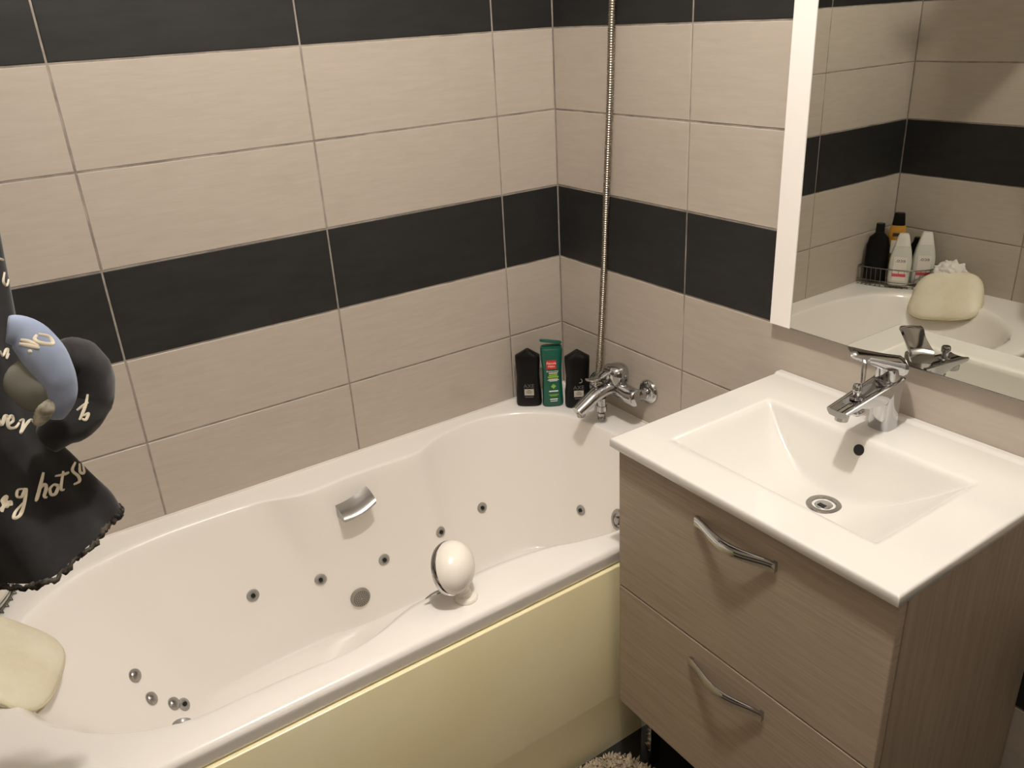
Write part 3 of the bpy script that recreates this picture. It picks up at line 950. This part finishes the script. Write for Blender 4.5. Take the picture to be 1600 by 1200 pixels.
# ------------------------------------------------------------------ bath pillow
pil = thing('bath_pillow', 'cream padded bath pillow lying on the sloping back of the bathtub', 'pillow', (-1.50, -.33, .52))
pcn = V((-1.537, -.334, .587))
nrm = V((.66, -.09, .69)).normalized()         # the side one leans on
upv = V((0, 0, 1)); upv = (upv - nrm * upv.dot(nrm)).normalized()
upv = (upv + V((0, .22, 0))); upv = (upv - nrm * upv.dot(nrm)).normalized()
sid = nrm.cross(upv)
MPI = Matrix(((sid.x, upv.x, nrm.x, pcn.x), (sid.y, upv.y, nrm.y, pcn.y), (sid.z, upv.z, nrm.z, pcn.z), (0, 0, 0, 1)))
PW, PH, PT = .117, .099, .024


def pring(s, h):
    o = []
    for p_ in superring(PW * s, PH * s, h, 56, 3.4):
        o.append(V((p_.x * (1 - .10 * p_.y / PH), p_.y, h - .10 * (p_.x ** 2) * 2)))
    return o


pr_top = [pring(1 - (1 - math.cos(t)) * .22 if False else math.cos(t) ** .45, PT * math.sin(t) ** .9) for t in [math.radians(q) for q in (2, 8, 16, 26, 38, 50, 62, 74, 84, 88)]]
pr_bot = [pring(math.cos(t) ** .45, -.020 * math.sin(t)) for t in [math.radians(q) for q in (88, 80, 66, 50, 34, 18, 6)]]
mesh('cushion', xform(loft(pr_bot + pr_top), MPI), M_CREAM, pil, 70)
mesh('piping', xform(tube([p_ * 1.0 for p_ in pring(1.0, .003)], .0028, 8, closed=True), MPI), M_PIPING, pil, 70)
mesh('piping', xform(tube([p_ * 1.0 for p_ in pring(.995, -.012)], .0024, 8, closed=True), MPI), M_PIPING, pil, 70)

# ------------------------------------------------------------------ bath mat
mt = thing('bath_mat', 'beige shaggy bath mat on the floor between bathtub and vanity cabinet', 'bath mat', (-.90, -1.1, 0))
mxc, myc, mhx, mhy = -.872, -1.055, .445, .298
mesh('mat_base', loft([superring(mhx * s, mhy * s, z, 64, 9, mxc, myc) for s, z in ((.97, .001), (.995, .006), (.99, .016), (.975, .020))]), M_RUG, mt, 40)
tv_, tf_ = [], []
for q in range(26000):
    while True:
        a, b_ = random.uniform(-1, 1), random.uniform(-1, 1)
        if abs(a) ** 9 + abs(b_) ** 9 < 1: break
    near_corner = (a > .55 and b_ > .3)
    x, y = mxc + a * mhx, myc + b_ * mhy
    hgt = random.uniform(.008, .016); an = random.uniform(0, 6.28); ln = random.uniform(.004, .012)
    dx, dy = math.cos(an) * ln, math.sin(an) * ln
    wv = V((-math.sin(an), math.cos(an), 0)) * .0030
    k_ = len(tv_)
    base_ = V((x, y, .016)); mid = base_ + V((dx * .4, dy * .4, hgt * .65)); tip = base_ + V((dx, dy, hgt))
    tv_ += [base_ - wv, base_ + wv, mid + wv, mid - wv, tip]
    tf_ += [(k_, k_ + 1, k_ + 2, k_ + 3), (k_ + 3, k_ + 2, k_ + 4)]
r_ = mt.location
me = bpy.data.meshes.new('pile'); me.from_pydata([tuple(v_ - r_) for v_ in tv_], [], tf_); me.materials.append(M_RUG)
o = bpy.data.objects.new('pile', me); COL.objects.link(o); o.parent = mt; o['kind'] = 'stuff'

# ------------------------------------------------------------------ garment hanging over the bath
GY = -.80
gar = thing('hanging_garment', 'black garment with cream script lettering hanging over the bathtub', 'clothing', (-1.43, GY, .92))


def skirt_ring(z, xc, hw, dep, amp, ph, nf, n_=96, yc=GY, zwave=0.0, xr=None):
    r = []
    for i in range(n_):
        a = 2 * math.pi * i / n_
        f = 1 + amp * math.sin(nf * a + ph) + amp * .5 * math.sin((nf * 1.7 // 1 + 1) * a + 1.3)
        r.append(V((xc + hw * math.cos(a) * (1 + .25 * (f - 1)), yc + dep * math.sin(a) * f, z + zwave * (.6 * math.sin(a) + .4 * math.cos(a) ** 2))))
    return r


# (z, centre x, half width, depth, fold amplitude)
gl = [(1.93, -1.475, .035, .020, .02), (1.90, -1.475, .09, .030, .04), (1.85, -1.48, .150, .036, .06), (1.74, -1.48, .165, .040, .08), (1.60, -1.475, .150, .042, .10),
      (1.47, -1.470, .130, .042, .12), (1.38, -1.468, .118, .042, .13), (1.28, -1.468, .108, .045, .14), (1.20, -1.466, .098, .045, .15), (1.145, -1.462, .090, .045, .15),
      (1.10, -1.455, .095, .047, .16), (1.06, -1.448, .104, .052, .18), (1.02, -1.442, .113, .057, .19), (.985, -1.436, .121, .061, .20), (.962, -1.434, .124, .062, .20)]
gr = []
for idx, (z, xc, hw, dp, am) in enumerate(gl):
    z += .083 if z < 1.5 else 0
    xc -= .008 if z > 1.2 else .017
    gr.append(skirt_ring(z, xc, hw, dp, am, .6 + z * .8, 5, zwave=(.022 if z < 1.20 else 0) * (min(1, (1.20 - z) / .12))))
# smooth the ring stack vertically
gv = []
for i in range(len(gr[0])):
    colp = catmull([r[i] for r in gr], 4)
    gv.append(colp)
gr2 = [[gv[i][k_] for i in range(len(gv))] for k_ in range(len(gv[0]))]
gvv, gff = loft(gr2, cap=False)
gvv = [v_ + V((0, .004 * noise.noise(v_ * 14), 0)) for v_ in gvv]
skirt = mesh('dress_body', (gvv, gff), M_CLOTH, gar, 80)
# ruffled hem: thick frayed band
hemp = gr2[-1]
hem_r = []
hpts = []
for i in range(len(hemp) * 3):
    a = hemp[i // 3]; b_ = hemp[(i // 3 + 1) % len(hemp)]
    q = a.lerp(b_, (i % 3) / 3)
    hpts.append(q + V((random.uniform(-.0015, .0015), random.uniform(-.0015, .0015), random.uniform(-.003, .003) - .004)))
mesh('frayed_hem', tube(hpts, [random.uniform(.0018, .0036) for _ in hpts], 8, up=(0, 0, 1), flat=1.5, closed=True), M_HEM, gar, 80)['label'] = 'frayed dark grey hem'
# knotted sleeve: black outer lobe, pale blue cuff, grey inside
yb = GY - .045
bl = [at(96, 560, 1, yb), at(118, 562, 1, yb + .005), at(134, 585, 1, yb + .01), at(136, 620, 1, yb + .01), at(118, 652, 1, yb), at(92, 672, 1, yb - .005), at(72, 690, 1, yb - .005)]
blp = catmull(bl, 6)
nb = len(blp)
rad_b = [(.016 + .014 * math.sin(math.pi * min(1, (i + 2) / (nb + 1)) ** .8)) for i in range(nb)]
sv, sf = tube(blp, rad_b, 24)
sv = [v_ + V((.003 * noise.noise(v_ * 50), .003 * noise.noise(v_ * 50 + V((5, 5, 5))), .003 * noise.noise(v_ * 45 + V((9, 1, 4))))) for v_ in sv]
sleeve = mesh('sleeve_knot', (sv, sf), M_CLOTH, gar, 80)
yc_ = GY - .085
cu_ = [at(10, 515, 1, yc_), at(35, 520, 1, yc_), at(62, 545, 1, yc_ - .004), at(84, 585, 1, yc_ - .004), at(88, 620, 1, yc_), at(80, 650, 1, yc_ + .006)]
cup = catmull(cu_, 6)
ncu = len(cup)
rad_c = [.013 + .009 * math.sin(math.pi * (i + 1) / (ncu + 1)) for i in range(ncu)]
cv, cf = tube(cup, rad_c, 24, up=(0, 1, 0), flat=.55)
cv = [v_ + V((.002 * noise.noise(v_ * 40), .002 * noise.noise(v_ * 40 + V((5, 5, 5))), .002 * noise.noise(v_ * 35))) for v_ in cv]
cuff = mesh('blue_cuff', (cv, cf), M_BLUE, gar, 80); cuff['label'] = 'pale blue folded cuff with white print'
inn_c = at(50, 602, 1, yc_ - .002)
iv, iff = sphere(inn_c, .024, 24, 14, (1.05, .45, 1.25))
iv = [v_ + V((.004 * noise.noise(v_ * 40), .003 * noise.noise(v_ * 40 + V((5, 5, 5))), .004 * noise.noise(v_ * 30))) for v_ in iv]
mesh('grey_lining', (iv, iff), M_OLIVE, gar, 80)['label'] = 'dark grey lining'
lc = catmull([at(82, 618, 1, yc_ - .004), at(72, 636, 1, yc_ - .006), at(66, 650, 1, yc_ - .002), at(58, 664, 1, yc_ + .004)], 5)
mesh('lining_edge', tube(lc, [.007, .008, .009, .009, .009, .010, .010, .010, .009, .009, .008, .008, .007, .006, .005, .004], 14, up=(0, 1, 0), flat=.5), grain(mat('creased_lining', (150, 145, 128), .9), (112, 108, 96), (190, 184, 166), (1, 1, 1), 60, 3), gar, 80)

bv_all, bf_all = join((gvv, gff), (sv, sf), (cv, cf))
G_BVH = BVHTree.FromPolygons([tuple(q) for q in bv_all], bf_all)


def stroke(px, wdt, name='script_lettering', parent=gar, material=M_SCRIPT):
    pts = catmull([(u, v, 0) for u, v in px], 8)
    hits, wd = [], []
    n_ = len(pts)
    for i, q in enumerate(pts):
        d = pixdir(q.x, q.y)
        p_, nn, ii, dd = G_BVH.ray_cast(CAM, d)
        if p_ is None: continue
        hits.append(p_ - d * .0006)
        t = i / max(1, n_ - 1)
        wd.append(wdt * (.6 + .4 * math.sin(math.pi * t)))
    if len(hits) < 3: return None
    return hits, wd


def word(strokes, wdt):
    parts = []
    for s in strokes:
        r = stroke(s, wdt)
        if r: parts.append(tube(r[0], r[1], 8, up=(0, 1, 0), flat=.16))
    if parts:
        mesh('script_lettering', join(*parts), M_SCRIPT, gar, 60)


# "hot su"
word([[(68, 738), (64, 755), (58, 778), (55, 783)], [(56, 781), (62, 764), (70, 757), (72, 764), (69, 776), (74, 777)],
      [(84, 757), (78, 764), (80, 773), (87, 771), (90, 761), (85, 757), (92, 758)],
      [(99, 736), (96, 752), (95, 765), (101, 765)], [(86, 744), (98, 742), (108, 738)],
      [(118, 722), (113, 735), (122, 744), (124, 752), (115, 757)], [(124, 724), (125, 738), (131, 738), (128, 724)]], .0021)
# "ing" tail on the left
word([[(-2, 798), (6, 790), (4, 782), (10, 776), (6, 790), (3, 800)], [(12, 782), (10, 792), (16, 784), (18, 790)],
      [(36, 764), (28, 766), (26, 776), (34, 776), (40, 764), (38, 784), (32, 804), (22, 810), (24, 800), (36, 786)]], .0022)
# "ver"
word([[(-4, 650), (2, 664), (8, 650), (13, 652)], [(12, 664), (20, 658), (18, 650), (12, 656), (14, 668), (24, 668), (30, 660)],
      [(30, 658), (36, 656), (34, 668), (32, 676), (40, 664), (48, 656), (52, 660)]], .0021)
# white print on the cuff and on the sleeve
word([[(58, 523), (54, 530), (64, 536), (82, 537), (76, 526), (60, 522)], [(30, 537), (46, 540), (62, 544)], [(32, 531), (46, 534), (60, 541)], [(44, 549), (47, 549), (46, 550)]], .0022)
word([[(120, 641), (131, 633), (138, 628)], [(137, 616), (134, 632), (128, 648), (124, 656)], [(130, 650), (138, 646), (134, 656), (128, 654)]], .0018)
word([[(0, 548), (4, 556), (8, 548), (12, 546), (10, 560), (14, 552)]], .0016)
word([[(-1, 404), (6, 407)], [(7, 425), (5, 440), (10, 446), (13, 436)]], .0016)

# hanger and the rail it hangs from
hg = thing('clothes_hanger', 'black clothes hanger carrying the printed garment on the rail', 'hanger', (-1.475, GY, 1.9))
mesh('hanger_hook', tube(catmull([(-1.483, GY, 1.925), (-1.483, GY, 2.09), (-1.483, GY + .012, 2.13), (-1.483, GY + .018, 2.145), (-1.483, GY + .012, 2.1605), (-1.483, GY, 2.1635), (-1.483, GY - .014, 2.155)], 5), .002, 8), M_CHROME_D, hg, 60)
mesh('hanger_bar', tube(catmull([(-1.61, GY, 1.84), (-1.55, GY, 1.885), (-1.483, GY, 1.925), (-1.40, GY, 1.885), (-1.35, GY, 1.84)], 5), .006, 10), M_BLKPL, hg, 60)
rail = thing('drying_rail', 'short chrome drying rail standing out from the end wall above the bathtub', 'rail', (LX, GY, 2.15))
mesh('rail_bar', tube([(LX + .004, GY, 2.15), (-1.12, GY, 2.15), (-1.105, GY, 2.157)], .0105, 14), M_CHROME_D, rail, 60)
for x, s in ((LX, 1),):
    mesh('rail_flange', lathe([(.026, 0), (.026, .006), (.014, .012)], 20, (x + s * .001, GY, 2.15), (s, 0, 0)), M_CHROME_D, rail, 40)

tw = thing('shade_caster', 'unseen dark grey towel shape added over the drying rail to shade the end wall', 'shade caster', (-1.25, GY, 1.97))  # added out of view to shade the left wall seen in the mirror
trs = []
for i in range(25):
    t = i / 24
    x = -1.335 + .17 * t
    wob = .004 * math.sin(t * 9)
    rr_ = .0125
    pr_ = [(-rr_ - .004 + wob, 1.975), (-rr_ - .002 + wob, 2.06), (-rr_, 2.135)] + [(-rr_ * math.cos(a), 2.15 + rr_ * math.sin(a)) for a in [math.pi * k_ / 8 for k_ in range(0, 9)]] + [(rr_, 2.135), (rr_ + .002 - wob, 2.06), (rr_ + .004 - wob, 1.97)]
    outer = []
    for k_, (y_, z_) in enumerate(pr_):
        a, b_ = pr_[max(0, k_ - 1)], pr_[min(len(pr_) - 1, k_ + 1)]
        d_ = V((b_[0] - a[0], b_[1] - a[1], 0)).normalized()
        outer.append((y_ - d_.y * .005, z_ + d_.x * .005))
    trs.append([V((x, GY + y_, z_)) for y_, z_ in pr_ + outer[::-1]])
mesh('shade_caster_cloth', loft(trs), grain(mat('shade_caster_terry', (58, 58, 62), .95, spec=.1), (50, 50, 54), (68, 68, 72), (1, 1, 1), 80, 3, bump=.4, bdist=.002), tw, 60)

# ------------------------------------------------------------------ ceiling lamp with two bulbs
lamp = thing('ceiling_lamp', 'small white ceiling lamp with two bare bulbs', 'lamp', (LAMP.x, LAMP.y, CZ))
mesh('lamp_plate', lathe([(.09, 0), (.09, -.012), (.08, -.018), (0, -.02)], 32, (LAMP.x, LAMP.y, CZ)), M_WHITE, lamp, 40)
for s in (-1, 1):
    bp = LAMP + V((.022 * s, .006 * s, 0))
    mesh('bulb_socket', lathe([(.018, 0), (.018, -.034), (.015, -.036)], 18, (bp.x, bp.y, CZ - .018)), M_WHITE, lamp, 40)
    ld = bpy.data.lights.new('bulb_light', 'POINT'); ld.energy = LAMP_POWER; ld.color = LAMP_COLOR
    ld.shadow_soft_size = .022
    lo = bpy.data.objects.new('bulb_light', ld); COL.objects.link(lo)
    lo.parent = lamp; lo.location = bp - V((LAMP.x, LAMP.y, CZ)) - V((0, 0, 0.0))
